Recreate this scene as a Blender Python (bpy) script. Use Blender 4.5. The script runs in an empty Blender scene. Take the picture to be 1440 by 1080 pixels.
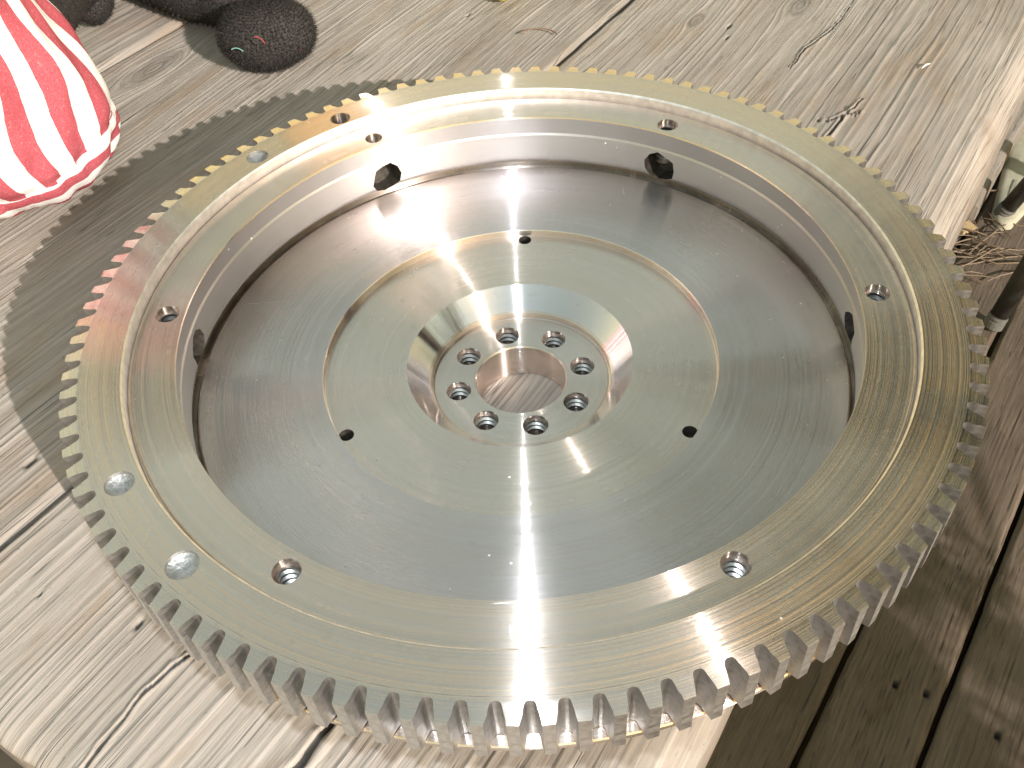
import bpy, bmesh, math, random
import numpy as np
from mathutils import Vector, Matrix

# ------------------------------------------------------------------ units
# Lengths below are in U (radius of the ring gear's bore); one U is 124.4 mm.
S = 0.1244
TZ = -0.430            # table top, z=0 is the top of the ring gear
DZ = -6.0              # deck boards, 0.70 m below the table top
GRAIN = math.radians(53.5)
E1 = np.array([math.cos(GRAIN), math.sin(GRAIN)])
E2 = np.array([-math.sin(GRAIN), math.cos(GRAIN)])
random.seed(7)
RNG = np.random.default_rng(11)
scene = bpy.context.scene
col = scene.collection

# ------------------------------------------------------------------ camera
CAM_H, CAM_D, YAW, PITCH, ROLL, FPX = 1.72324, 1.91984, 0.013853, 0.820827, -0.08719, 1396.16
_f = Vector((-math.sin(YAW)*math.cos(PITCH), math.cos(YAW)*math.cos(PITCH), -math.sin(PITCH)))
_r = Vector((math.cos(YAW), math.sin(YAW), 0)); _u = _r.cross(_f)
_r2 = math.cos(ROLL)*_r + math.sin(ROLL)*_u
_u2 = -math.sin(ROLL)*_r + math.cos(ROLL)*_u
cam_loc = Vector((0, -CAM_D, CAM_H))
cd = bpy.data.cameras.new('camera'); cam = bpy.data.objects.new('camera', cd); col.objects.link(cam)
cd.sensor_width = 36; cd.lens = FPX/1440*36; cd.clip_start = 0.01; cd.clip_end = 200
m3 = Matrix((_r2, _u2, -_f)).transposed()
cam.matrix_world = Matrix.Translation(cam_loc*S) @ m3.to_4x4()
scene.camera = cam

# ------------------------------------------------------------------ sky, sun, flash, exposure
SUN_AZ, SUN_EL = math.radians(-53.5), math.radians(24.8)
SUN = Vector((math.cos(SUN_AZ)*math.cos(SUN_EL), math.sin(SUN_AZ)*math.cos(SUN_EL), math.sin(SUN_EL)))
w = bpy.data.worlds.new('World'); scene.world = w; w.use_nodes = True
nt = w.node_tree; bg = nt.nodes['Background']
sky = nt.nodes.new('ShaderNodeTexSky'); sky.sky_type = 'NISHITA'; sky.sun_disc = False
sky.sun_elevation = SUN_EL; sky.sun_rotation = math.atan2(SUN.x, SUN.y)
sky.air_density = 3.35; sky.dust_density = 0.8; sky.ozone_density = 0.0; sky.altitude = 100
nt.links.new(sky.outputs[0], bg.inputs[0]); bg.inputs[1].default_value = 0.12
sd = bpy.data.lights.new('sun', 'SUN'); so = bpy.data.objects.new('sun', sd); col.objects.link(so)
sd.energy = 4.5; sd.angle = math.radians(0.5); sd.color = (1.0, 0.935, 0.87)
so.rotation_euler = (-SUN).to_track_quat('-Z', 'Y').to_euler()
# the camera's flash went off: its reflection is the upright streak across the turned faces
fd = bpy.data.lights.new('camera_flash', 'POINT'); fo = bpy.data.objects.new('camera_flash', fd); col.objects.link(fo)
fo.location = (cam_loc + _u2*0.28 - _r2*0.12)*S
fd.energy = 2.0; fd.shadow_soft_size = 0.006; fd.color = (0.86, 0.94, 1.0)
vs = scene.view_settings
vs.view_transform = 'Standard'; vs.look = 'None'; vs.gamma = 1; vs.use_curve_mapping = False
vs.exposure = 0.88
scene.cycles.max_bounces = 8; scene.cycles.caustics_reflective = True
scene.cycles.sample_clamp_indirect = 6.0; scene.cycles.use_denoising = True

def at(px, py, z):
    """point on the level z (U) that the photograph shows at that pixel"""
    d = _r2*((px-720)/FPX) - _u2*((py-540)/FPX) + _f
    t = (z-cam_loc.z)/d.z
    return cam_loc + d*t

# ------------------------------------------------------------------ object helpers
def mesh_np(name, V, F, smooth=False, scale=S):
    me = bpy.data.meshes.new(name)
    V = np.asarray(V, dtype=np.float64)*scale
    if isinstance(F, np.ndarray):
        n, k = F.shape
        me.vertices.add(len(V)); me.vertices.foreach_set('co', V.astype(np.float32).ravel())
        me.loops.add(n*k); me.loops.foreach_set('vertex_index', F.astype(np.int32).ravel())
        me.polygons.add(n); me.polygons.foreach_set('loop_start', np.arange(0, n*k, k, dtype=np.int32))
        me.update(calc_edges=True); me.validate()
    else:
        me.from_pydata(V.tolist(), [], [list(f) for f in F]); me.update()
    if smooth: me.shade_smooth()
    return me
def link(name, me, mat=None, parent=None, loc=None, label=None, cat=None, group=None, kind=None):
    o = bpy.data.objects.new(name, me); col.objects.link(o)
    if mat is not None and me is not None and len(me.materials) == 0: me.materials.append(mat)
    if loc is not None: o.location = Vector(loc)*S
    if parent is not None: put(o, parent)
    if label: o['label'] = label
    if cat: o['category'] = cat
    if group: o['group'] = group
    if kind: o['kind'] = kind
    return o
WLOC = {}
def put(o, parent):
    o.parent = parent
    o.matrix_parent_inverse = Matrix.Translation(-WLOC.get(parent.name, Vector((0, 0, 0))))
def empty(name, loc, label, cat, group=None):
    o = link(name, None, loc=loc, label=label, cat=cat, group=group)
    o.empty_display_size = 0.02; WLOC[o.name] = Vector(loc)*S
    return o
def lathe(profile, n, closed=True):
    """profile: list of (r,z); returns V,F"""
    P = np.array(profile); m = len(P); a = np.arange(n)*2*math.pi/n
    V = np.stack([P[None, :, 0]*np.cos(a)[:, None], P[None, :, 0]*np.sin(a)[:, None],
                  np.repeat(P[None, :, 1], n, 0)], -1).reshape(-1, 3)
    i = np.arange(n)[:, None]; j = np.arange(m if closed else m-1)[None, :]
    i2 = (i+1) % n; j2 = (j+1) % m
    F = np.stack([i*m+j, i2*m+j, i2*m+j2, i*m+j2], -1).reshape(-1, 4)
    return V, F
def tube(points, radii, n=10, cap=True):
    P = [Vector(p) for p in points]; V = []; F = []
    ref = Vector((0, 0, 1)); 
    for k, p in enumerate(P):
        t = (P[min(k+1, len(P)-1)]-P[max(k-1, 0)]).normalized()
        a = t.cross(ref)
        if a.length < 1e-3: a = t.cross(Vector((1, 0, 0)))
        a.normalize(); b = t.cross(a)
        r = radii[k] if hasattr(radii, '__len__') else radii
        for q in range(n):
            an = 2*math.pi*q/n; V.append(p+a*(r*math.cos(an))+b*(r*math.sin(an)))
    for k in range(len(P)-1):
        for q in range(n):
            q2 = (q+1) % n; F.append((k*n+q, k*n+q2, (k+1)*n+q2, (k+1)*n+q))
    if cap:
        F.append(tuple(range(n-1, -1, -1))); F.append(tuple((len(P)-1)*n+q for q in range(n)))
    return V, F
def box(cx, cy, cz, sx, sy, sz, rot=0.0):
    c, s = math.cos(rot), math.sin(rot); V = []
    for z in (-1, 1):
        for x, y in ((-1, -1), (1, -1), (1, 1), (-1, 1)):
            X, Y = x*sx/2, y*sy/2; V.append((cx+c*X-s*Y, cy+s*X+c*Y, cz+z*sz/2))
    return V, [(3, 2, 1, 0), (4, 5, 6, 7), (0, 1, 5, 4), (1, 2, 6, 5), (2, 3, 7, 6), (3, 0, 4, 7)]
def merge(parts):
    V = []; F = []
    for v, f in parts:
        o = len(V); V += list(v); F += [tuple(int(i)+o for i in q) for q in f]
    return V, F

# ------------------------------------------------------------------ numpy noise
def vnoise(x, y, seed):
    r = np.random.default_rng(seed); T = r.random((256, 256))
    xi = np.floor(x).astype(int); yi = np.floor(y).astype(int)
    fx = x-xi; fy = y-yi; fx = fx*fx*(3-2*fx); fy = fy*fy*(3-2*fy)
    g = lambda a, b: T[a % 256, b % 256]
    return ((g(xi, yi)*(1-fx)+g(xi+1, yi)*fx)*(1-fy)+(g(xi, yi+1)*(1-fx)+g(xi+1, yi+1)*fx)*fy)
def fbm(x, y, seed, octv=4):
    a = 0.5; s = 0; t = 0
    for k in range(octv):
        s = s+a*vnoise(x*2**k, y*2**k, seed+k); t += a; a *= 0.5
    return s/t
def sstep(a, b, x):
    t = np.clip((x-a)/(b-a), 0, 1); return t*t*(3-2*t)

# ------------------------------------------------------------------ materials
class NT:
    def __init__(self, name):
        self.m = bpy.data.materials.new(name); self.m.use_nodes = True
        self.t = self.m.node_tree; self.b = self.t.nodes['Principled BSDF']; self.out = self.t.nodes['Material Output']
    def n(self, typ, **kw):
        o = self.t.nodes.new(typ)
        for k, v in kw.items(): setattr(o, k, v)
        return o
    def l(self, a, b): self.t.links.new(a, b)
    def setin(self, sock, v):
        if isinstance(v, bpy.types.NodeSocket): self.l(v, sock)
        else: sock.default_value = v
    def math(self, op, a, b=0.0, c=0.0, clamp=False):
        o = self.n('ShaderNodeMath', operation=op, use_clamp=clamp)
        for i, v in enumerate((a, b, c)): self.setin(o.inputs[i], v)
        return o.outputs[0]
    def mix(self, fac, a, b, mode='MIX'):
        o = self.n('ShaderNodeMix', data_type='RGBA', blend_type=mode)
        self.setin(o.inputs[0], fac)
        for s, v in ((o.inputs[6], a), (o.inputs[7], b)):
            if not isinstance(v, bpy.types.NodeSocket) and len(v) == 3: v = (*v, 1)
            self.setin(s, v)
        return o.outputs[2]
    def ramp(self, fac, lo, hi, a=0.0, b=1.0):
        o = self.n('ShaderNodeMapRange', interpolation_type='SMOOTHSTEP')
        self.setin(o.inputs[0], fac); o.inputs[1].default_value = lo; o.inputs[2].default_value = hi
        o.inputs[3].default_value = a; o.inputs[4].default_value = b
        return o.outputs[0]
    def noise(self, vec, scale, detail=3, dim='3D', w=None, rough=0.5):
        o = self.n('ShaderNodeTexNoise', noise_dimensions=dim)
        if vec is not None: self.l(vec, o.inputs['Vector'])
        if w is not None: self.setin(o.inputs['W'], w)
        o.inputs['Scale'].default_value = scale; o.inputs['Detail'].default_value = detail
        o.inputs['Roughness'].default_value = rough
        return o.outputs[0]
    def mapping(self, vec, scale=(1, 1, 1), rot=(0, 0, 0), loc=(0, 0, 0)):
        o = self.n('ShaderNodeMapping'); self.l(vec, o.inputs[0])
        o.inputs['Scale'].default_value = scale; o.inputs['Rotation'].default_value = rot; o.inputs['Location'].default_value = loc
        return o.outputs[0]
    def objco(self): return self.n('ShaderNodeTexCoord').outputs['Object']

def steel(name, base=(0.76, 0.655, 0.605), r1=0.27, r2=0.46, mixf=0.4, ring=1.0, grime_shade=0.0, aniso=1.0, ga=0.26, gb=4.5):
    """lathe-turned steel: two reflection lobes spread across the turning marks"""
    k = NT(name); co = k.objco()
    sep = k.n('ShaderNodeSeparateXYZ'); k.l(co, sep.inputs[0])
    cmb = k.n('ShaderNodeCombineXYZ'); k.l(sep.outputs[0], cmb.inputs[0]); k.l(sep.outputs[1], cmb.inputs[1])
    ln = k.n('ShaderNodeVectorMath', operation='LENGTH'); k.l(cmb.outputs[0], ln.inputs[0])
    nm = k.n('ShaderNodeVectorMath', operation='NORMALIZE'); k.l(cmb.outputs[0], nm.inputs[0])
    tr = k.n('ShaderNodeVectorTransform', vector_type='VECTOR', convert_from='OBJECT', convert_to='WORLD'); k.l(nm.outputs[0], tr.inputs[0])
    rad = k.math('ADD', k.math('MULTIPLY', ln.outputs['Value'], 1/S), k.math('MULTIPLY', sep.outputs[2], 0.7/S))
    fine = k.noise(None, 1.0, 2, '1D', k.math('MULTIPLY', rad, 330))
    mid = k.noise(None, 1.0, 3, '1D', k.math('MULTIPLY', rad, 38))
    low = k.noise(None, 1.0, 2, '1D', k.math('MULTIPLY', rad, 9))
    blot = k.noise(co, 30, 5, rough=0.62); blot2 = k.noise(co, 260, 3)
    rv = k.math('ADD', k.math('MULTIPLY', k.math('SUBTRACT', mid, 0.5), 0.045*ring), k.math('MULTIPLY', k.math('SUBTRACT', blot, 0.5), 0.17))
    c = k.mix(k.ramp(k.math('ADD', k.math('MULTIPLY', mid, 0.6), k.math('MULTIPLY', fine, 0.4)), 0.3, 0.7, 0, 0.14*ring), base, tuple(x*0.72 for x in base))
    c = k.mix(k.ramp(low, 0.35, 0.65, 0, 0.20*ring), c, (base[0]*0.9, base[1]*0.88, base[2]*0.82))
    c = k.mix(k.ramp(blot2, 0.62, 0.75, 0, 0.12), c, (0.30, 0.27, 0.22))
    rough_add = None
    if grime_shade > 0:
        band = k.math('MULTIPLY', k.ramp(ln.outputs['Value'], 0.8755*S, 0.880*S), k.ramp(sep.outputs[2], -0.170*S, -0.205*S))  # grime in the wall's foot groove, darkened further as painted contact shade
        gn = k.ramp(k.noise(co, 45, 6, rough=0.7), 0.15, 0.62)
        gf = k.math('MULTIPLY', k.math('MULTIPLY', gn, band), grime_shade)
        c = k.mix(gf, c, (0.075, 0.058, 0.045)); rough_add = k.math('MULTIPLY', gf, 0.35)
    # fine scratches at random angles
    sc = k.noise(k.mapping(co, (30, 900, 1), (0, 0, 0.7)), 1.0, 1)
    sc2 = k.noise(k.mapping(co, (900, 40, 1), (0, 0, 0.35)), 1.0, 1)
    scr = k.math('MULTIPLY', k.math('ADD', k.ramp(sc, 0.74, 0.80), k.ramp(sc2, 0.74, 0.80)), k.ramp(blot, 0.5, 0.62))
    vo = k.n('ShaderNodeTexVoronoi', feature='F1'); k.l(co, vo.inputs['Vector']); vo.inputs['Scale'].default_value = 170
    vs_ = k.n('ShaderNodeSeparateColor'); k.l(vo.outputs['Color'], vs_.inputs[0])
    dust = k.math('MULTIPLY', k.ramp(vo.outputs['Distance'], 0.075, 0.05), k.ramp(vs_.outputs[0], 0.72, 0.74))
    c = k.mix(k.math('MULTIPLY', dust, 0.8), c, (0.85, 0.83, 0.78)); c = k.mix(k.math('MULTIPLY', scr, 0.5), c, (0.88, 0.86, 0.84))
    rv = k.math('ADD', rv, k.math('ADD', k.math('MULTIPLY', dust, 0.4), k.math('MULTIPLY', scr, 0.18)))
    bump = k.n('ShaderNodeBump'); bump.inputs['Strength'].default_value = 0.04; bump.inputs['Distance'].default_value = 0.0002
    k.l(k.math('ADD', k.math('MULTIPLY', mid, 0.08*ring), scr), bump.inputs['Height'])
    # turning grooves: the normal rocks to and fro across the tool marks, never along them
    def vm(op, p, q=None):
        o = k.n('ShaderNodeVectorMath', operation=op); k.l(p, o.inputs[0])
        if q is not None: k.setin(o.inputs[1], q)
        return o.outputs[0]
    upv = k.n('ShaderNodeCombineXYZ'); upv.inputs[2].default_value = 1.0
    circ = vm('CROSS_PRODUCT', upv.outputs[0], tr.outputs[0])
    across = vm('NORMALIZE', vm('CROSS_PRODUCT', circ, bump.outputs[0]))
    gn_ = k.noise(None, 1.0, 0, '1D', k.math('MULTIPLY', rad, 5200))
    xx = k.math('MULTIPLY', k.math('SUBTRACT', gn_, 0.5), 2.0)
    slope = k.math('ADD', k.math('MULTIPLY', xx, ga), k.math('MULTIPLY', k.math('POWER', k.math('ABSOLUTE', xx), 3.0), k.math('MULTIPLY', k.math('SIGN', xx), gb)))
    inner = k.ramp(ln.outputs['Value'], 0.536*S, 0.540*S, 0.55, 1.0)
    slope = k.math('MULTIPLY', slope, inner)
    sv = k.n('ShaderNodeVectorMath', operation='SCALE'); k.l(across, sv.inputs[0]); k.l(slope, sv.inputs['Scale'])
    grooved = vm('NORMALIZE', vm('ADD', bump.outputs[0], sv.outputs[0]))
    def lobe(b, r):
        rr = k.math('ADD', rv, r)
        if rough_add is not None: rr = k.math('ADD', rr, rough_add)
        k.l(rr, b.inputs['Roughness']); k.setin(b.inputs['Base Color'], c)
        b.inputs['Metallic'].default_value = 1; b.inputs['Anisotropic'].default_value = aniso
        k.l(across, b.inputs['Tangent']); k.l(grooved, b.inputs['Normal'])
    b2 = k.n('ShaderNodeBsdfPrincipled'); lobe(k.b, r1); lobe(b2, r2)
    ms = k.n('ShaderNodeMixShader'); ms.inputs[0].default_value = mixf
    k.l(k.b.outputs[0], ms.inputs[1]); k.l(b2.outputs[0], ms.inputs[2]); k.l(ms.outputs[0], k.out.inputs[0])
    return k.m

M_FACE = steel('turned_steel_face', r1=0.115, r2=0.27, mixf=0.22, ring=0.8)
M_BODY = steel('turned_steel_body', r1=0.115, r2=0.29, mixf=0.25, ring=0.9, grime_shade=0.7)
M_CONE = steel('polished_steel_bevel', base=(0.66, 0.62, 0.66), r1=0.10, r2=0.24, mixf=0.2, ring=0.5, ga=0.10, gb=0.8)
M_FLOOR = steel('turned_steel_bowl_floor', base=(0.69, 0.62, 0.62), r1=0.125, r2=0.30, mixf=0.28, ring=1.3, grime_shade=0.7, ga=0.30, gb=5.0)
M_WALL = steel('bored_steel_wall', base=(0.46, 0.445, 0.46), r1=0.34, r2=0.52, mixf=0.5, ring=0.9, grime_shade=0.7, aniso=0.6, ga=0.1, gb=0.5)
def gear_steel(name, c0, c1):
    k = NT(name); co = k.objco()
    n = k.noise(co, 700, 4); n2 = k.noise(k.mapping(co, (400, 400, 2500)), 1.0, 2)
    c = k.mix(k.ramp(n, 0.35, 0.7), c0, c1)
    k.l(c, k.b.inputs['Base Color']); k.b.inputs['Metallic'].default_value = 1
    k.l(k.ramp(n2, 0.3, 0.7, 0.34, 0.5), k.b.inputs['Roughness'])
    bp = k.n('ShaderNodeBump'); bp.inputs['Strength'].default_value = 0.25; bp.inputs['Distance'].default_value = 0.0003
    k.l(n2, bp.inputs['Height']); k.l(bp.outputs[0], k.b.inputs['Normal'])
    return k.m
M_TOOTH = gear_steel('machined_gear_steel', (0.47, 0.465, 0.46), (0.36, 0.36, 0.36))
M_LAND = gear_steel('pale_gear_land_steel', (0.66, 0.65, 0.64), (0.55, 0.54, 0.53))  # tooth lands, lighter than the flanks and gaps
def plain(name, colr, rough=0.5, metal=0.0, var=0.15, scale=200, bump=0.0):
    k = NT(name); co = k.objco(); n = k.noise(co, scale, 4)
    k.l(k.mix(k.ramp(n, 0.3, 0.7, 0, 1), colr, tuple(x*(1-var) for x in colr)), k.b.inputs['Base Color'])
    k.b.inputs['Roughness'].default_value = rough; k.b.inputs['Metallic'].default_value = metal
    if bump:
        bp = k.n('ShaderNodeBump'); bp.inputs['Strength'].default_value = bump; bp.inputs['Distance'].default_value = 0.001
        k.l(n, bp.inputs['Height']); k.l(bp.outputs[0], k.b.inputs['Normal'])
    return k.m
M_THREAD = plain('cut_thread_steel', (0.40, 0.39, 0.375), 0.38, 1.0, 0.35, 900)
M_STEP = plain('turned_shoulder_steel', (0.74, 0.71, 0.69), 0.48, 1.0, 0.2, 300)
M_DIMPLE = plain('drilled_steel', (0.42, 0.41, 0.40), 0.52, 1.0, 0.25, 700, 0.4)
M_RECESS = plain('shaded_recess_steel', (0.07, 0.06, 0.05), 0.45, 0.6, 0.5, 500)  # shade inside drilled holes and thread roots, put into the colour

def wood_mat(name, light, mid, dark, ridge, fibre=1.0, lichen=0.0):
    """weathered wood; ring lines, cracks and tone come with the board's own mesh"""
    k = NT(name); co = k.mapping(k.objco(), (1, 1, 1), (0, 0, -GRAIN))
    at_ = k.n('ShaderNodeAttribute', attribute_name='wood'); sp = k.n('ShaderNodeSeparateColor'); k.l(at_.outputs['Color'], sp.inputs[0])
    ring, groove, tone = sp.outputs[0], sp.outputs[1], sp.outputs[2]
    aw = k.n('ShaderNodeAttribute', attribute_name='ringpos'); sx_ = k.n('ShaderNodeSeparateXYZ'); k.l(co, sx_.inputs[0])
    cw = k.n('ShaderNodeCombineXYZ'); k.l(sx_.outputs[0], cw.inputs[0]); k.l(aw.outputs['Fac'], cw.inputs[1]); k.l(sx_.outputs[2], cw.inputs[2]); cw = cw.outputs[0]
    f1 = k.noise(k.mapping(cw, (40, 1500, 60)), 1.0, 5, rough=0.65)
    f2 = k.noise(k.mapping(cw, (80, 4200, 60)), 1.0, 3, rough=0.6)
    f3 = k.noise(k.mapping(cw, (150, 2600, 60)), 1.0, 3, rough=0.6)
    f4 = k.noise(k.mapping(cw, (7, 330, 20)), 1.0, 3, rough=0.6)
    f5 = k.noise(k.mapping(cw, (6, 620, 20)), 1.0, 2, rough=0.5)
    bl = k.noise(k.mapping(co, (18, 60, 60)), 1.0, 5, rough=0.6); bl2 = k.noise(co, 14, 4)
    spk = k.noise(co, 420, 2)
    f6 = k.noise(k.mapping(cw, (5, 260, 20), loc=(3, 7, 1)), 1.0, 2, rough=0.5)
    l2 = k.math('MULTIPLY', k.ramp(k.math('ABSOLUTE', k.math('SUBTRACT', f6, 0.5)), 0.014, 0.003), k.ramp(k.noise(co, 22, 3), 0.47, 0.6, 0.0, 0.7))
    lines = k.math('MULTIPLY', k.ramp(k.math('ABSOLUTE', k.math('SUBTRACT', f5, 0.5)), 0.022, 0.004), k.ramp(bl2, 0.42, 0.58, 0.08, 0.6)); lines = k.math('MAXIMUM', lines, l2)
    c = k.mix(tone, mid, light)
    c = k.mix(k.math('MULTIPLY', ring, 0.5), c, ridge)
    c = k.mix(k.ramp(f1, 0.35, 0.72, 0, 0.42*fibre), c, tuple(x*0.55 for x in mid))
    c = k.mix(k.ramp(f2, 0.55, 0.75, 0, 0.45*fibre), c, tuple(x*1.15 for x in light))
    c = k.mix(k.ramp(bl, 0.50, 0.70, 0, 0.55), c, (mid[0]*0.98, mid[1]*0.82, mid[2]*0.66))
    c = k.mix(k.ramp(f4, 0.5, 0.68, 0, 0.26*fibre), c, tuple(x*0.62 for x in mid))
    c = k.mix(k.ramp(f3, 0.66, 0.74, 0, 0.55*fibre), c, dark)
    c = k.mix(k.ramp(spk, 0.70, 0.80, 0, 0.5), c, dark)
    c = k.mix(k.ramp(bl2, 0.5, 0.72, 0, 0.35), c, tuple(x*1.12 for x in light))
    c = k.mix(lines, c, tuple(x*1.1 for x in dark))
    c = k.mix(groove, c, dark)
    k.l(c, k.b.inputs['Base Color']); k.b.inputs['Roughness'].default_value = 0.82
    k.b.inputs['Specular IOR Level'].default_value = 0.3
    h = k.math('ADD', k.math('MULTIPLY', f1, 0.6), k.math('ADD', k.math('MULTIPLY', f2, 0.4), k.math('MULTIPLY', k.math('MAXIMUM', groove, lines), -1.2)))
    bp = k.n('ShaderNodeBump'); bp.inputs['Strength'].default_value = 0.5; bp.inputs['Distance'].default_value = 0.0006
    k.l(h, bp.inputs['Height']); k.l(bp.outputs[0], k.b.inputs['Normal'])
    return k.m
M_TABLE = wood_mat('weathered_grey_wood', (0.312, 0.274, 0.240), (0.222, 0.190, 0.163), (0.060, 0.049, 0.041), (0.37, 0.33, 0.30))
M_DECK = wood_mat('brown_deck_wood', (0.135, 0.100, 0.074), (0.080, 0.059, 0.044), (0.016, 0.012, 0.010), (0.17, 0.128, 0.094))

# ------------------------------------------------------------------ boards
def board(name, u0, u1, v0, v1, du, dv, ztop, thick, seed, spacing, ridge_h, mat, parent, knots=(), cracks=(), pits=(),
          groove_amt=0.6, edge=(0.012, 0.012), wear=(0, 0), tone_bias=0.0, endwear=0.02, wav=0.16, skew=0.0):
    """one board: top as a relief of growth rings, checks and knots, closed with sides and a bottom"""
    nu = max(2, int((u1-u0)/du)+1); nv = max(2, int((v1-v0)/dv)+1)
    u = np.linspace(u0, u1, nu)[:, None]+np.zeros((1, nv)); v = np.linspace(v0, v1, nv)[None, :]+np.zeros((nu, 1))
    wob = (fbm(u*0.5, v*0.9, seed, 2)-0.5)*wav+(fbm(u*2.2, v*5, seed+5, 2)-0.5)*0.018
    W = v+wob; core = np.zeros_like(u)
    for (ku, kv, kr, el) in knots:
        dx = (u-ku)/el; dy = v-kv; d2 = dx*dx+dy*dy
        W = W-dy*kr*kr/np.maximum(d2, kr*kr*0.35)*np.exp(-d2/(kr*kr*30))
        core = np.maximum(core, sstep(kr*1.05, kr*0.75, np.sqrt(d2)))
        W = np.where(d2 < kr*kr*0.9, np.sqrt(d2)*1.5+kv, W)
    rs = np.random.default_rng(seed); lines = np.cumsum(spacing*rs.uniform(0.45, 1.7, 600)); lines += W.min()-spacing
    amp = rs.uniform(0.25, 1.0, 601); idx = np.searchsorted(lines, W)
    a = lines[np.clip(idx-1, 0, 599)]; b = lines[np.clip(idx, 0, 599)]
    t = np.clip((W-a)/np.maximum(b-a, 1e-6), 0, 1)
    lat = fbm(u*1.3, W*30, seed+9, 3)
    ringv = np.exp(-((t-0.8)/0.16)**2)*amp[np.clip(idx, 0, 600)]*sstep(0.25, 0.6, lat)
    gr = np.exp(-((t-0.04)/0.10)**2)*amp[np.clip(idx+3, 0, 600)]*sstep(0.42, 0.62, fbm(u*1.1, W*18, seed+21, 3))*groove_amt
    z = ridge_h*(ringv-0.8*gr)+0.010*(fbm(u*0.8, v*1.2, seed+31, 3)-0.5)+0.004*(fbm(u*6, v*30, seed+33, 2)-0.5)
    tone = np.clip(fbm(u*0.7, v*3.0, seed+41, 4)*1.7-0.35+tone_bias+0.25*(fbm(u*2, W*40, seed+43, 2)-0.5), 0, 1)
    dark = gr.copy()
    dark = np.maximum(dark, core*(0.15+0.4*fbm(u*25, v*25, seed+51, 2)))
    for ck in cracks:                     # polyline of (u,v,width)
        best = np.full_like(u, 9.0); wid = np.full_like(u, 0.01)
        jit = (fbm(u*14, v*14, seed+61, 3)-0.5)*0.022
        for (p, q) in zip(ck[:-1], ck[1:]):
            px, py, pw = p; qx, qy, qw = q; L2 = (qx-px)**2+(qy-py)**2
            s = np.clip(((u-px)*(qx-px)+(v+jit-py)*(qy-py))/L2, 0, 1)
            d = np.hypot(u-(px+s*(qx-px)), v+jit-(py+s*(qy-py))); ww = pw+s*(qw-pw)
            k = d/ww < best/wid; best = np.where(k, d, best); wid = np.where(k, ww, wid)
        c = sstep(1.0, 0.45, best/wid); z -= c*np.minimum(0.09, wid*3.0); dark = np.maximum(dark, c)
        z += 0.006*np.exp(-((best/wid-1.8)/0.9)**2)
    for (pu, pv, pr) in pits:
        c = sstep(1.0, 0.5, np.hypot((u-pu)/1.6, v-pv)/pr); z -= c*pr*1.6; dark = np.maximum(dark, c)
    nz = fbm(u*4, v*0+1.3, seed+71, 3); nz2 = fbm(u*4, v*0+7.7, seed+73, 3)
    d0 = v-v0; d1 = v1-v
    z -= edge[0]*1.6*np.exp(-(d0/(edge[0]*(0.6+nz)))**2)+edge[1]*1.6*np.exp(-(d1/(edge[1]*(0.6+nz2)))**2)
    if wear[0]: z -= wear[0]*np.exp(-d0/(0.05+0.10*nz))
    z -= endwear*(np.exp(-(u-u0)/0.03)+np.exp(-(u1-u)/0.03))
    # a slightly uneven outline
    vv = v+(nz-0.5)*0.018*np.exp(-d0/0.05)-(nz2-0.5)*0.018*np.exp(-d1/0.05)
    vv = vv+skew*(u+0.7)*d1/(v1-v0)
    uu = u+(fbm(v*9, u*0+3.1, seed+81, 3)-0.5)*0.03*(np.exp(-(u-u0)/0.05)+np.exp(-(u1-u)/0.05))
    X = uu*E1[0]+vv*E2[0]; Y = uu*E1[1]+vv*E2[1]
    V = np.stack([X, Y, ztop+z], -1).reshape(-1, 3)
    i = np.arange(nu-1)[:, None]; j = np.arange(nv-1)[None, :]
    F = np.stack([i*nv+j, (i+1)*nv+j, (i+1)*nv+j+1, i*nv+j+1], -1).reshape(-1, 4)
    loop = np.concatenate([np.arange(nu)*nv, (nu-1)*nv+np.arange(1, nv), np.arange(nu-2, -1, -1)*nv+nv-1, np.arange(nv-2, 0, -1)])
    B = V[loop].copy(); B[:, 2] = ztop-thick; nb = len(loop); base = len(V)
    k = np.arange(nb); k2 = (k+1) % nb
    side = np.stack([loop[k2], loop[k], base+k, base+k2], -1)
    c0, c1, c2, c3 = 0, nu-1, nu-1+nv-1, 2*(nu-1)+nv-1
    bot = np.array([[base+c3, base+c2, base+c1, base+c0]])
    V = np.concatenate([V, B]); F = np.concatenate([F, side, bot])
    me = mesh_np(name, V, F)
    A = np.zeros((len(V), 4), np.float32); n = nu*nv
    A[:n, 0] = np.clip(ringv, 0, 1).ravel(); A[:n, 1] = np.clip(dark, 0, 1).ravel(); A[:n, 2] = tone.ravel(); A[:n, 3] = 1
    A[n:, 2] = 0.3; A[n:, 1] = 0.3
    atr = me.attributes.new('wood', 'FLOAT_COLOR', 'POINT'); atr.data.foreach_set('color', A.ravel())
    wr = np.zeros(len(V), np.float32); wr[:n] = W.ravel()*S; ar = me.attributes.new('ringpos', 'FLOAT', 'POINT'); ar.data.foreach_set('value', wr)
    sm = np.zeros(len(F), bool); sm[:(nu-1)*(nv-1)] = True
    me.polygons.foreach_set('use_smooth', sm)
    return link(name, me, mat, parent)
def uv(x, y): return float(x*E1[0]+y*E1[1]), float(x*E2[0]+y*E2[1])
def uvp(px, py, z=TZ):
    p = at(px, py, z); return uv(p.x, p.y)

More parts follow.
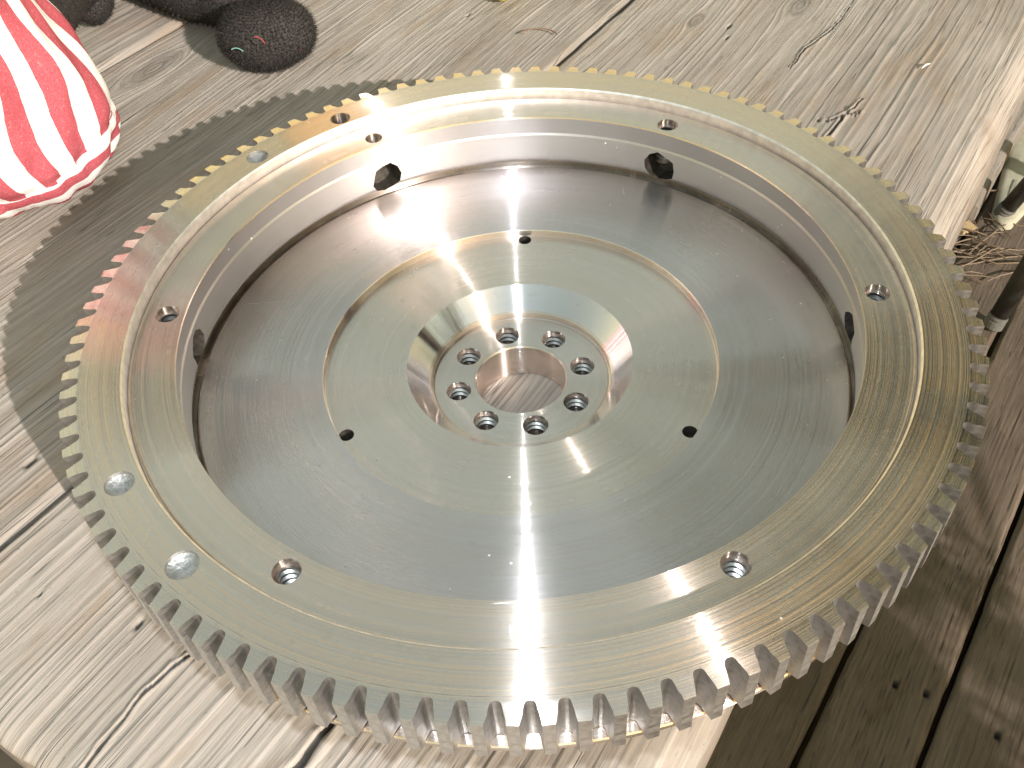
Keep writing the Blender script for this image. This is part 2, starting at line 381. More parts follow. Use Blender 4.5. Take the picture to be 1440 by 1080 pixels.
# ------------------------------------------------------------------ the ground and the deck below
g = mesh_np('ground', [(-60, -60, -7.4), (60, -60, -7.4), (60, 60, -7.4), (-60, 60, -7.4)], [(0, 1, 2, 3)])
M_SOIL = plain('dark_soil', (0.06, 0.045, 0.032), 0.95, 0, 0.4, 20, 0.5)
link('ground', g, M_SOIL, kind='structure')
deck = link('deck', None, loc=(0, 0, DZ), kind='structure'); deck.empty_display_size = 0.02; WLOC[deck.name] = Vector((0, 0, DZ))*S
DW, DG = 0.80, 0.045
for q in range(-17, 3):
    v1 = -0.905+0.80*q+0.80; v0 = v1-DW+DG
    near = -3 <= q <= 0
    board('deck_board', -6 if not near else -1.0, 16 if not near else 15.0, v0, v1, 0.05 if near else 2.0, 0.012 if near else 0.18, DZ, 0.30,
          300+q*13+400, 0.035, 0.006, M_DECK, deck, groove_amt=0.9, edge=(0.02, 0.02), tone_bias=0.1,
          pits=((3.0, v0+0.35, 0.03), (3.05, v0+0.12, 0.03)) if near else ())

# ------------------------------------------------------------------ the table
table = empty('wooden_table', (0, 0, TZ-0.3), 'weathered grey plank table carrying the steel flywheel', 'table')
S1 = 0.935
wide_knots = [(*uvp(1140, 12), 0.05, 2.2), (*uvp(985, 30), 0.03, 2.5), (*uvp(330, 890), 0.018, 2.0)]
ck1 = [(*uvp(60, 1110), 0.004), (*uvp(111, 1078), 0.0055), (*uvp(190, 985), 0.004), (*uvp(240, 935), 0.0048), (*uvp(275, 912), 0.004), (*uvp(330, 850), 0.004)]
ck2 = [(*uvp(390, 1095), 0.012), (*uvp(425, 1060), 0.012), (*uvp(450, 1030), 0.010), (*uvp(470, 1008), 0.008), (*uvp(560, 900), 0.005)]
ck3 = [(*uvp(1183, 203), 0.005), (*uvp(1198, 188), 0.006), (*uvp(1212, 170), 0.005), (*uvp(1236, 146), 0.003)]
ck4 = [(*uvp(1172, 176), 0.003), (*uvp(1190, 177), 0.004), (*uvp(1212, 170), 0.005), (*uvp(1236, 165), 0.003)]
ck5 = [(*uvp(1216, 158), 0.003), (*uvp(1228, 170), 0.003)]
ck6 = [(*uvp(1128, 100), 0.002), (*uvp(1150, 75), 0.004), (*uvp(1190, 48), 0.003), (*uvp(1225, 5), 0.002)]
board('plank', -1.475, 4.2, -0.885, S1-0.010, 0.012, 0.0042, TZ, 0.28, 21, 0.036, 0.0032, M_TABLE, table,
      knots=wide_knots, cracks=[ck1, ck2, ck3, ck4, ck5, ck6], pits=[(*uvp(192, 877), 0.010), (*uvp(1035, 40), 0.012), (*uvp(1033, 56), 0.010), (*uvp(54, 836), 0.006)],
      skew=0.038, groove_amt=0.5, edge=(0.04, 0.010), wear=(0.05, 0), tone_bias=0.12)
knots1 = [(*uvp(215, 95), 0.07, 2.6), (*uvp(375, 108), 0.012, 1.6), (*uvp(362, 122), 0.010, 1.6)]
board('plank', -1.9, 4.2, S1+0.006, S1+1.75, 0.012, 0.0042, TZ-0.004, 0.28, 57, 0.022, 0.004, M_TABLE, table,
      knots=knots1, pits=[(*uvp(42, 649), 0.014), (*uvp(657, 20), 0.010), (*uvp(663, 24), 0.007)], groove_amt=0.45, edge=(0.010, 0.012), tone_bias=0.02)
board('plank', -1.9, 4.2, S1+1.765, S1+3.3, 0.03, 0.012, TZ, 0.28, 91, 0.03, 0.008, M_TABLE, table)
for (uu, vv) in ((-1.1, 3.6), (3.7, 3.6), (3.7, -0.1), (-1.1, -0.1)):
    x, y = uu*E1[0]+vv*E2[0], uu*E1[1]+vv*E2[1]
    link('leg', mesh_np('leg', *box(x, y, (TZ-0.28+DZ)/2, 0.3, 0.6, TZ-0.28-DZ, GRAIN)), M_DECK, table)

# ------------------------------------------------------------------ the flywheel
fly = empty('flywheel', (0, 0, TZ), 'machined bright steel flywheel with toothed starter ring lying on grey planks', 'flywheel')
NS = 360
body_prof = [
    (0.126, -0.428), (0.126, -0.322), (0.129, -0.318),            # pilot bore
    (0.243, -0.318), (0.247, -0.3205), (0.251, -0.318), (0.2525, -0.302), (0.2592, -0.2965),   # hub face, relief, step
    (0.3123, -0.2404), (0.5370, -0.2404), (0.5387, -0.2390), (0.5395, -0.2205), (0.5410, -0.2184),   # cone, inner face, step
    (0.8725, -0.2184), (0.8760, -0.2205), (0.8785, -0.2290), (0.8850, -0.2370), (0.8925, -0.2360), (0.8975, -0.2270), (0.8965, -0.2130),
    (0.8890, -0.2020), (0.8835, -0.1900), (0.8800, -0.1600), (0.8825, -0.1000), (0.8860, -0.0930), (0.8850, -0.0880), (0.8785, -0.0345), (0.8800, -0.0310),   # bowl wall
    (0.9895, -0.0310), (0.9920, -0.0325), (0.9945, -0.0400), (0.9970, -0.0400), (0.9990, -0.0380),
    (0.9990, -0.1490), (1.1280, -0.1490), (1.1310, -0.1520), (1.1310, -0.1640), (1.1250, -0.1680), (1.0100, -0.1720), (0.9700, -0.2300), (0.9300, -0.2800),
    (0.5000, -0.3300), (0.4700, -0.4280)]
V, F = lathe(body_prof[::-1], NS); me_body = mesh_np('body', V, F)
def cyl(cx, cy, z0, z1, r, n=28, cone=0.0):
    V, F = tube([(cx, cy, z0), (cx, cy, z1)], r, n)
    if cone:
        V = list(V); V.append(Vector((cx, cy, z0-cone))); F = [f for f in F if not (len(f) == n and f[0] == n-1)]
        F += [(len(V)-1, (q+1) % n, q) for q in range(n)]
    return V, F
def pol(r, deg): a = math.radians(deg); return r*math.cos(a), r*math.sin(a)
THREADS = [176.0, 56.0, -4.0, -64.0, -124.0]; R_T = 0.928
HUB = [99.6-45*i for i in range(8)]; R_H = 0.179
cut = []
for a in THREADS: cut.append(cyl(*pol(R_T, a), -0.17, 0.02, 0.0318))
cut.append(cyl(*pol(0.922, 116.3), -0.15, 0.02, 0.0275))
for a in HUB: cut.append(cyl(*pol(R_H, a), -0.50, -0.29, 0.0348))
for a in (85, -154, -36): cut.append(cyl(*pol(0.5185, a), -0.30, -0.19, 0.0200, 20))
cut.append(cyl(*pol(1.043, 119.6), -0.20, -0.05, 0.0335))
nut = []
for a in (176, 116, 56, -4, -64, -124):
    p0 = (*pol(0.80, a), -0.150); p1 = (*pol(0.965, a), -0.172)
    Vc, Fc = tube([p0, p1], 0.052, 11); rq = random.Random(int(a)+400); ax = (Vector(p1)-Vector(p0)).normalized()
    kk = [rq.uniform(0.82, 1.08) for _ in range(11)]; Vc = [Vector((p0, p1)[i//11])+(v-Vector((p0, p1)[i//11]))*kk[i % 11] for i, v in enumerate(Vc)]
    cut.append((Vc, Fc))
def boolean(me, cutter_parts, name):
    o = bpy.data.objects.new('tmp', me); col.objects.link(o)
    tmp = []
    dg_objs = []
    for i, cp in enumerate(cutter_parts):
        cm = mesh_np('tmpc', *[list(x) for x in cp])
        bm = bmesh.new(); bm.from_mesh(cm); bmesh.ops.recalc_face_normals(bm, faces=bm.faces); bm.to_mesh(cm); bm.free()
        c = bpy.data.objects.new('tmpc', cm); col.objects.link(c); tmp.append(c)
    cc = bpy.data.collections.new('tmpcol')
    for c in tmp: cc.objects.link(c); col.objects.unlink(c)
    md = o.modifiers.new('b', 'BOOLEAN'); md.operation = 'DIFFERENCE'; md.operand_type = 'COLLECTION'; md.collection = cc; md.solver = 'EXACT'
    dg = bpy.context.evaluated_depsgraph_get(); dg.update()
    out = bpy.data.meshes.new_from_object(o.evaluated_get(dg)); out.name = name
    bpy.data.objects.remove(o)
    for c in tmp: bpy.data.objects.remove(c)
    bpy.data.collections.remove(cc)
    out.materials.clear()
    return out
def fixn(me):
    bm = bmesh.new(); bm.from_mesh(me); bmesh.ops.recalc_face_normals(bm, faces=bm.faces); bm.to_mesh(me); bm.free()
fixn(me_body)
me_body = boolean(me_body, cut, 'body'); me_body.shade_smooth(); me_body.set_sharp_from_angle(angle=math.radians(14))
for m in (M_BODY, M_WALL, M_RECESS, M_FLOOR, M_CONE): me_body.materials.append(m)
PINS = [pol(0.5185, a) for a in (85, -154, -36)]
idx = []
for p in me_body.polygons:
    c = p.center/S; r = math.hypot(c.x, c.y); k_ = 0
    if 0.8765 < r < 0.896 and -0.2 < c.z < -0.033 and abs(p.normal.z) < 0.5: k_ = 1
    if 0.5405 < r < 0.8775 and p.normal.z > 0.9 and c.z < -0.2: k_ = 3
    if 0.2595 < r < 0.312 and -0.2960 < c.z < -0.2406: k_ = 4
    if 0.8985 < r < 0.972 and -0.235 < c.z < -0.105: k_ = 2  # notch insides get the dark colour that carries the hole's shade
    dp = min(math.hypot(c.x-a, c.y-b) for a, b in PINS)
    if (0.0180 < dp < 0.0206 and c.z < -0.2186 and abs(p.normal.z) < 0.5) or (dp < 0.0206 and c.z < -0.28): k_ = 2
    idx.append(k_)
me_body.polygons.foreach_set('material_index', idx)
body = link('body', me_body, None, fly)
# ring gear
R_IN, R_JOIN, R_TIP, R_ROOT, G_H = 1.0, 1.0985, 1.152, 1.1065, 0.146
NT_ = 110; PITCH_A = 2*math.pi/NT_
V, F = lathe([(R_JOIN, 0), (1.0045, 0), (R_IN, -0.0045), (R_IN, -G_H), (R_JOIN, -G_H)], NT_*4); me_ring = mesh_np('ring_gear', V, F); fixn(me_ring)
DIMPLES = [(136.3, 1.052, 0.034), (-150.1, 1.054, 0.0345), (-134.1, 1.051, 0.0365)]
rc = [cyl(*pol(1.043, 119.6), -0.3, 0.02, 0.0325)]
for a, r, rr in DIMPLES: rc.append(cyl(*pol(r, a), -0.010, 0.02, rr, 40, cone=0.024))
me_ring = boolean(me_ring, rc, 'ring_gear'); me_ring.shade_smooth(); me_ring.set_sharp_from_angle(angle=math.radians(14))
me_ring.materials.append(M_FACE); me_ring.materials.append(M_DIMPLE); me_ring.materials.append(M_STEP)
me_ring.polygons.foreach_set('material_index', [1 if p.center.z/S < -0.002 and any(math.hypot(p.center.x/S-pol(r, a)[0], p.center.y/S-pol(r, a)[1]) < rr+0.001 for a, r, rr in DIMPLES) else (2 if math.hypot(p.center.x, p.center.y)/S < 1.0035 else 0) for p in me_ring.polygons])
ring = link('ring_gear', me_ring, None, fly)
# one tooth: sector from gap middle to gap middle
half = [(0.0122, R_TIP), (0.0143, 1.1420), (0.0163, 1.1320), (0.0183, 1.1220), (0.0196, 1.1155), (0.0213, 1.1110), (0.0244, 1.1078), (0.0282, 1.1066)]
outl = [(-x, r) for x, r in half][::-1]+half
outl = [(-PITCH_A/2*R_ROOT, R_ROOT)]+outl+[(PITCH_A/2*R_ROOT, R_ROOT)]
def tz(r): return -0.007*max(0.0, (r-1.108)/(R_TIP-1.108))
def P3(x, r, z): a = x/r; return (r*math.cos(a), r*math.sin(a), z)
Vt = []; Ft = []; n = len(outl)
for x, r in outl: Vt.append(P3(x, r, tz(r)))
for x, r in outl: Vt.append(P3(x*0.985, r-0.0015, -G_H+0.004))
for x, r in outl: Vt.append(P3(x*0.93, r-0.005 if r > 1.12 else r-0.001, -G_H))
ia = len(Vt)
Vt += [P3(-PITCH_A/2*R_JOIN, R_JOIN, 0), P3(PITCH_A/2*R_JOIN, R_JOIN, 0), P3(-PITCH_A/2*R_JOIN, R_JOIN, -G_H), P3(PITCH_A/2*R_JOIN, R_JOIN, -G_H)]
for k in range(n-1):
    Ft.append((k, n+k, n+k+1, k+1)); Ft.append((n+k, 2*n+k, 2*n+k+1, n+k+1))
# top: base strip between join circle and the tooth foot, then across the tooth
m_ = n//2
for k in range(m_-1):
    Ft.append((k, k+1, n-2-k, n-1-k))
Ft.append((ia, 0, n-1, ia+1))
for k in range(m_-1):
    Ft.append((2*n+k+1, 2*n+k, 2*n+n-1-k, 2*n+n-2-k))
Ft.append((2*n, ia+2, ia+3, 2*n+n-1))
TEETH = []
for var in range(6):
    rv_ = random.Random(40+var); Vv = []
    for i, p in enumerate(Vt):                      # burrs and small nicks differ from tooth to tooth
        q = Vector(p); r = math.hypot(q.x, q.y)
        if i < 3*n and r > 1.13: q = q+Vector((rv_.uniform(-1, 1), rv_.uniform(-1, 1), rv_.uniform(-1, 0.4)))*0.0011
        Vv.append(q)
    me_t = mesh_np('tooth', Vv, Ft)
    for m in (M_TOOTH, M_FACE, M_LAND): me_t.materials.append(m)
    mi = []
    for f in Ft:
        top = all(i < n or i in (ia, ia+1) for i in f)
        land = (not top) and all(math.hypot(Vt[i][0], Vt[i][1]) > 1.144 for i in f)
        mi.append(1 if top else (2 if land else 0))
    me_t.polygons.foreach_set('material_index', mi)
    bmt = bmesh.new(); bmt.from_mesh(me_t)
    for f in bmt.faces:
        if f.calc_center_median().z > -0.008*S and f.normal.z < 0: f.normal_flip()
    bmt.to_mesh(me_t); bmt.free()
    me_t.shade_smooth(); me_t.set_sharp_from_angle(angle=math.radians(24)); TEETH.append(me_t)
rt_ = random.Random(77)
for i in range(NT_):
    t = bpy.data.objects.new('tooth', rt_.choice(TEETH)); col.objects.link(t)
    t.rotation_euler = (0, 0, (i+0.54)*PITCH_A); put(t, ring)
# threads lining the bolt holes
def thread_mesh(r, z0, z1, pitch, depth, n=28):
    """helical thread: crest shade painted into the root flats, crests left bright"""
    prof = [(0.0, 0.0), (0.34, 0.0), (0.56, depth), (0.74, depth)]; turns = int((z1-z0)/pitch); V = []; F = []; mi = []
    rows = [(t+p, d) for t in range(turns) for p, d in prof]
    for (k, d) in rows:
        for q in range(n+1):
            a = 2*math.pi*q/n; V.append(((r-d)*math.cos(a), (r-d)*math.sin(a), min(z1, z0+(k+q/n)*pitch)))
    for k in range(len(rows)-1):
        for q in range(n):
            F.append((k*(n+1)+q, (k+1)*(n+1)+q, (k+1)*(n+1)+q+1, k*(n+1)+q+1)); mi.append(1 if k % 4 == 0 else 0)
    me = mesh_np('thread', V, F); me.materials.append(M_THREAD); me.materials.append(M_RECESS); me.polygons.foreach_set('material_index', mi)
    return me
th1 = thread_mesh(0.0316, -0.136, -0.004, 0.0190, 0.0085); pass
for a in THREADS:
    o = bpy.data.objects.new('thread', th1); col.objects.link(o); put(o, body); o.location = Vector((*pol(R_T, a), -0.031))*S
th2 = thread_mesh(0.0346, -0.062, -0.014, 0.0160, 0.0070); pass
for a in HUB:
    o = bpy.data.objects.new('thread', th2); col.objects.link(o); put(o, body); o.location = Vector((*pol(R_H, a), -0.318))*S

# ------------------------------------------------------------------ the soft toy
def fuzz(pts, nrm, count, length, wid, seed):
    r = np.random.default_rng(seed); idx = r.integers(0, len(pts), count)
    p = pts[idx]; d = nrm[idx]+r.normal(0, 0.55, (count, 3)); d /= np.linalg.norm(d, axis=1, keepdims=True)
    L = length*r.uniform(0.4, 1.3, (count, 1)); s = np.cross(d, r.normal(0, 1, (count, 3))); s /= np.linalg.norm(s, axis=1, keepdims=True)
    a = p-s*wid-d*length*0.2; b = p+s*wid-d*length*0.2; c = p+d*L
    V = np.stack([a, b, c], 1).reshape(-1, 3); F = np.arange(count*3).reshape(-1, 3)
    return V, F
def blob(center, axes, dirs, n1=64, n2=36, seed=0, lump=0.03):
    """ellipsoid with soft lumps; returns V,F,pts,normals"""
    th = np.linspace(0, 2*math.pi, n1, endpoint=False)[:, None]; ph = np.linspace(0.02, math.pi-0.02, n2)[None, :]
    x = np.cos(th)*np.sin(ph); y = np.sin(th)*np.sin(ph); z = np.cos(ph)+0*th
    k = 1+lump*(fbm(x*2.2+5, y*2.2+z*1.7+5, seed, 3)-0.5)*2
    L = np.stack([x*axes[0]*k, y*axes[1]*k, z*axes[2]*k], -1)
    N = np.stack([x/axes[0], y/axes[1], z/axes[2]], -1); N /= np.linalg.norm(N, axis=-1, keepdims=True)
    D = np.array(dirs); V = (L.reshape(-1, 3) @ D)+np.array(center); NN = N.reshape(-1, 3) @ D
    i = np.arange(n1)[:, None]; j = np.arange(n2-1)[None, :]; i2 = (i+1) % n1
    F = np.stack([i*n2+j, i*n2+j+1, i2*n2+j+1, i2*n2+j], -1).reshape(-1, 4)
    return V, F, V, NN
def black_plush():
    k = NT('black_plush'); co = k.objco(); n = k.noise(co, 900, 3); n2 = k.noise(co, 60, 3); n3 = k.noise(co, 2500, 1)
    c = k.mix(k.ramp(n, 0.3, 0.75), (0.012, 0.011, 0.011), (0.05, 0.044, 0.04))
    c = k.mix(k.ramp(n3, 0.72, 0.80), c, (0.12, 0.11, 0.10))
    c = k.mix(k.math('MULTIPLY', k.ramp(k.noise(co, 330, 0), 0.84, 0.88), 0.6), c, (0.30, 0.05, 0.05))
    k.l(c, k.b.inputs['Base Color']); k.b.inputs['Roughness'].default_value = 0.95; k.b.inputs['Specular IOR Level'].default_value = 0.1
    bp = k.n('ShaderNodeBump'); bp.inputs['Strength'].default_value = 0.4; bp.inputs['Distance'].default_value = 0.002
    k.l(n, bp.inputs['Height']); k.l(bp.outputs[0], k.b.inputs['Normal'])
    return k.m
M_PLUSH = black_plush()
M_ORANGE = plain('orange_plush', (0.62, 0.32, 0.06), 0.9, 0, 0.3, 500, 0.5)
def stripes():
    k = NT('red_white_striped_cotton')
    a = k.n('ShaderNodeAttribute', attribute_name='stripe'); s = k.n('ShaderNodeSeparateColor'); k.l(a.outputs['Color'], s.inputs[0])
    co = k.objco(); wv = k.noise(co, 90, 3)
    ph = k.math('FRACT', k.math('ADD', k.math('MULTIPLY', s.outputs[0], 40.0), k.math('MULTIPLY', k.math('SUBTRACT', wv, 0.5), 0.10)))
    tri = k.math('ABSOLUTE', k.math('SUBTRACT', ph, 0.5))
    f = k.ramp(tri, 0.238, 0.258)
    weave = k.noise(co, 3500, 2); fl = k.noise(co, 700, 4)
    c = k.mix(f, (0.27, 0.034, 0.050), (0.55, 0.53, 0.52))
    c = k.mix(k.ramp(weave, 0.35, 0.75, 0, 0.22), c, k.mix(0.6, c, (0.75, 0.6, 0.58)))
    c = k.mix(k.ramp(fl, 0.55, 0.8, 0, 0.18), c, (0.55, 0.45, 0.42))
    k.l(c, k.b.inputs['Base Color']); k.b.inputs['Roughness'].default_value = 0.9; k.b.inputs['Specular IOR Level'].default_value = 0.15
    bp = k.n('ShaderNodeBump'); bp.inputs['Strength'].default_value = 0.35; bp.inputs['Distance'].default_value = 0.0006
    k.l(k.math('ADD', weave, k.math('MULTIPLY', fl, 2.0)), bp.inputs['Height']); k.l(bp.outputs[0], k.b.inputs['Normal'])
    return k.m
M_STRIPE = stripes()
TB = at(56, 262, TZ)                       # under the middle of the striped body
toy = empty('plush_toy', (TB.x, TB.y, TZ), 'soft toy in red and white striped cotton with black fuzzy legs', 'soft toy')
def torso():
    n1, n2 = 140, 110
    prof_z = np.array([0.0, 0.015, 0.06, 0.13, 0.22, 0.34, 0.5, 0.7, 0.9, 1.15, 1.4, 1.62, 1.74, 1.80])
    prof_r = np.array([0.02, 0.16, 0.29, 0.365, 0.395, 0.395, 0.375, 0.345, 0.31, 0.27, 0.25, 0.21, 0.13, 0.01])
    s = np.linspace(0, 1, n2)**1.15; zz = s*1.80; rr = np.interp(zz, prof_z, prof_r)
    ker = np.ones(5)/5; rr = np.convolve(np.pad(rr, 2, 'edge'), ker, 'valid'); rr[0] = 0.02; rr[-1] = 0.01
    a = np.linspace(0, 2*math.pi, n1, endpoint=False)[:, None]; Z = zz[None, :]+0*a; R = rr[None, :]+0*a
    fold = 0.045*(fbm(np.cos(a)*2+5+Z*0.5, np.sin(a)*2+5+Z*2.2, 5, 3)-0.5)*2
    fold = fold+0.030*(np.abs(fbm(np.cos(a)*3+9+Z*2.5, np.sin(a)*3+9-Z*3.0, 25, 2)-0.5)*4-0.7)
    crease = -0.012*np.exp(-((Z-0.21-0.05*np.sin(a*1.0+0.6))/0.022)**2)
    R = R+(fold+crease)*np.clip(R/0.3, 0, 1)
    lean = np.stack([-0.16*Z+0.02*Z*Z, 0.05*Z], -1)
    X = TB.x+lean[..., 0]+R*np.cos(a); Y = TB.y+lean[..., 1]+R*np.sin(a)
    V = np.stack([X, Y, TZ+Z], -1).reshape(-1, 3)
    cut_z = 0.21+0.05*np.sin(a*1.0+0.6)+0*Z
    up = a/(2*math.pi)*15+Z*0.55+0.45*np.sin(Z*4.2+0.5)+0.12*np.sin(Z*11+a*2)
    lo = (Z-cut_z)/0.085+a*2/(2*math.pi)+0.3
    st = np.where(Z > cut_z, up, lo)/40.0
    i = np.arange(n1)[:, None]; j = np.arange(n2-1)[None, :]; i2 = (i+1) % n1
    F = np.stack([i*n2+j, i2*n2+j, i2*n2+j+1, i*n2+j+1], -1).reshape(-1, 4)
    me = mesh_np('striped_body', V, F, True)
    # stripe phase per face corner, so that the seam and the wrap stay crisp
    li = F.ravel(); sv = st.reshape(-1)[li].reshape(-1, 4).copy(); zc = (Z > cut_z).reshape(-1)[F]; 
    wrap = (F[:, 1] < F[:, 0])
    adj_up, adj_lo = 15/40.0, 2/40.0
    allup = zc.sum(1) >= 2
    upf = (up.reshape(-1)/40.0)[F]; lof = (lo.reshape(-1)/40.0)[F]
    upf[wrap, 1] += adj_up; upf[wrap, 2] += adj_up; lof[wrap, 1] += adj_lo; lof[wrap, 2] += adj_lo
    sv = np.where(allup[:, None], upf, lof)
    A = np.zeros((sv.size, 4), np.float32); A[:, 0] = sv.ravel(); A[:, 3] = 1
    at2 = me.attributes.new('stripe', 'FLOAT_COLOR', 'CORNER'); at2.data.foreach_set('color', A.ravel())
    return me
link('striped_body', torso(), M_STRIPE, toy)
Zv = np.array((0, 0, 1.0))
FB = at(382, 111, TZ)
def frame(ang):
    return [(math.cos(ang), math.sin(ang), 0), (-math.sin(ang), math.cos(ang), 0), (0, 0, 1)]
# boot: rounded, upright toe facing the flywheel
V, F, P_, N_ = blob((FB.x, FB.y+0.12, TZ+0.142), (0.200, 0.15, 0.145), frame(0.12), seed=3, lump=0.05)
foot = link('foot', mesh_np('foot', V, F, True), M_PLUSH, toy)
Vf, Ff = fuzz(P_, N_, 20000, 0.020, 0.0010, 1); link('fuzz', mesh_np('fuzz', Vf, Ff), M_PLUSH, foot, kind='stuff')
def lint(c, ang, L, colr):
    pts = [Vector(c)+Vector((math.cos(ang+0.5*t)*L*t, math.sin(ang+0.5*t)*L*t*0.3, math.sin(ang+0.8*t)*L*t)) for t in np.linspace(-0.5, 0.5, 6)]
    V, F = tube(pts, 0.0022, 5); link('lint', mesh_np('lint', V, F), plain('lint_fibre', colr, 0.8, 0, 0.1, 100), foot)
for (px, py, z, ang, L, cc_) in ((334, 66, 0.17, 2.9, 0.05, (0.12, 0.25, 0.19)), (366, 52, 0.24, 2.5, 0.05, (0.25, 0.04, 0.04))):
    p = at(px, py, TZ+z); lint((p.x, p.y-0.01, TZ+z), ang, L, cc_)
l0 = at(350, 8, TZ+0.13); l1 = at(250, -18, TZ+0.13); l2 = at(140, -50, TZ+0.16); l3 = Vector((TB.x+0.0, TB.y+0.15, TZ+0.45))
def spline(pts, n):
    out = []
    P = [Vector(p) for p in pts]; P = [P[0]*2-P[1]]+P+[P[-1]*2-P[-2]]
    for k in range(1, len(P)-2):
        for q in range(n):
            t = q/n; a, b, c, d = P[k-1:k+3]
            out.append(0.5*((2*b)+(c-a)*t+(2*a-5*b+4*c-d)*t*t+(3*b-a-3*c+d)*t**3))
    out.append(P[-2]); return out
lp = spline([l0, l1, l2, l3], 14)
V, F = tube(lp, [0.125+0.005*math.sin(k*0.7) for k in range(len(lp))], 28)
leg = link('leg', mesh_np('leg', V, F, True), M_PLUSH, toy)
Vn = np.array(V); cen = np.repeat(np.array([list(p) for p in lp]), 28, 0); Nn = Vn-cen; Nn /= np.linalg.norm(Nn, axis=1, keepdims=True)
Vf, Ff = fuzz(Vn, Nn, 14000, 0.020, 0.0010, 2); link('fuzz', mesh_np('fuzz', Vf, Ff), M_PLUSH, leg, kind='stuff')
a0 = at(116, 16, TZ+0.10)
V, F, P_, N_ = blob((a0.x+0.02, a0.y+0.10, TZ+0.13), (0.10, 0.17, 0.12), frame(0.3), seed=8)
f2 = link('foot', mesh_np('foot', V, F, True), M_PLUSH, toy)
Vf, Ff = fuzz(P_, N_, 4000, 0.014, 0.0016, 4); link('fuzz', mesh_np('fuzz', Vf, Ff), M_PLUSH, f2, kind='stuff')
# head and arms of the toy, above the picture; they colour the reflection in the ring
V, F, P_, N_ = blob((TB.x+0.05, TB.y+0.25, TZ+2.15), (0.36, 0.34, 0.38), frame(0), seed=9)
link('head', mesh_np('head', V, F, True), M_PLUSH, toy)
ap = spline([(TB.x-0.05, TB.y+0.2, TZ+1.55), (TB.x+0.45, TB.y+0.85, TZ+1.45), (-1.1, 2.6, 1.15), (-0.95, 2.62, 1.0)], 10)
V, F = tube(ap, [0.12]*len(ap), 20); link('arm', mesh_np('arm', V, F, True), M_PLUSH, toy)
V, F, P_, N_ = blob((-0.92, 2.62, 0.95), (0.26, 0.2, 0.24), frame(0.4), seed=19)
link('hand', mesh_np('hand', V, F, True), M_ORANGE, toy)

# a yellow rounded thing at the top of the picture
yp = at(705, 9, TZ)
V, F, _, _ = blob((yp.x, yp.y+0.09, TZ+0.075), (0.055, 0.12, 0.075), frame(0.2), seed=12, lump=0.02)
link('yellow_toy', mesh_np('yellow_toy', V-np.array([yp.x, yp.y, TZ]), F, True), plain('yellow_plastic', (0.80, 0.68, 0.02), 0.35, 0, 0.1, 80), loc=(yp.x, yp.y, TZ),
     label='small bright yellow rounded toy on the planks at the top edge', cat='toy')

# a dry fibre and a splinter on the planks
fp = at(772, 47, TZ)
V, F = tube([Vector((math.cos(0.4+1.9*t)*0.10-0.06, math.sin(0.4+1.9*t)*0.08-0.06, 0.012+0.02*t*(1-t))) for t in np.linspace(0, 1, 9)], 0.0035, 5)
link('dry_fibre', mesh_np('dry_fibre', V, F), plain('dry_fibre_brown', (0.16, 0.10, 0.07), 0.8, 0, 0.2, 100), loc=(fp.x, fp.y, TZ),
     label='thin curved brown fibre on the planks near the board joint', cat='fibre')
fp = at(1301, 96, TZ)
V, F = tube([(-0.022, -0.015, 0.010), (0.0, 0.0, 0.016), (0.022, 0.012, 0.012)], [0.002, 0.005, 0.001], 5)
link('wood_splinter', mesh_np('wood_splinter', V, F), plain('pale_splinter', (0.6, 0.57, 0.52), 0.8, 0, 0.1, 100), loc=(fp.x, fp.y, TZ),
     label='tiny pale splinter lifting from the grey plank at upper right', cat='splinter')

# ------------------------------------------------------------------ things on the deck at the right
M_BLACK = plain('black_painted_tube', (0.022, 0.021, 0.02), 0.42, 0, 0.3, 300)
M_CAP = plain('grey_rubber_cap', (0.10, 0.095, 0.085), 0.7, 0, 0.3, 400)
fA = at(1394, 462, DZ); fB = at(1406, 306, DZ)
chair = empty('folding_chair', ((fA.x+fB.x)/2, (fA.y+fB.y)/2, DZ), 'black tubular chair with grey foot caps standing on the brown deck', 'chair')
hA = fA+Vector((0.75, 0.35, 3.2)); hB = fB+Vector((0.9, -0.5, 3.2))
for p, h in ((fA, hA), (fB, hB)):
    d = (h-p).normalized(); q = p+Vector((0, 0, 0.02))
    V, F = tube([q+d*0.16, q+d*0.6, h], 0.095, 20); lg = link('leg', mesh_np('leg', V, F, True), M_BLACK, chair)
    V, F = tube([q, q+d*0.02, q+d*0.10, q+d*0.105, q+d*0.125, q+d*0.13, q+d*0.15, q+d*0.155, q+d*0.17], [0.085, 0.105, 0.105, 0.096, 0.096, 0.106, 0.106, 0.097, 0.10], 20)
    link('foot_cap', mesh_np('foot_cap', V, F), M_CAP, lg)
sx = (hA+hB)/2+Vector((1.3, -0.6, 0.1))
V, F = box(sx.x, sx.y, sx.z, 3.2, 3.0, 0.22, GRAIN); link('seat', mesh_np('seat', V, F), M_BLACK, chair)
for dx in (1.2, 1.0):
    e = sx+Vector((dx, -dx*0.7, 0)); b = Vector((e.x+0.3, e.y-0.2, DZ))
    V, F = tube([b, e], 0.095, 14); link('leg', mesh_np('leg', V, F, True), M_BLACK, chair)

# loose board lying on the deck beside the table's edge
bd0 = uvp(1387, 292, DZ+0.3); bd1 = uvp(1424, 182, DZ+0.3)
vm = (bd0[1]+bd1[1])/2
brd = empty('loose_board', (*((bd0[0]+3)*E1+(vm+0.3)*E2), DZ), 'brown board end lying on the deck beside the pale stone', 'board')
board('plank', bd0[0], bd0[0]+7, vm, vm+0.9, 0.05, 0.02, DZ+0.3, 0.295, 613, 0.05, 0.008, M_TABLE, brd, tone_bias=-0.1)
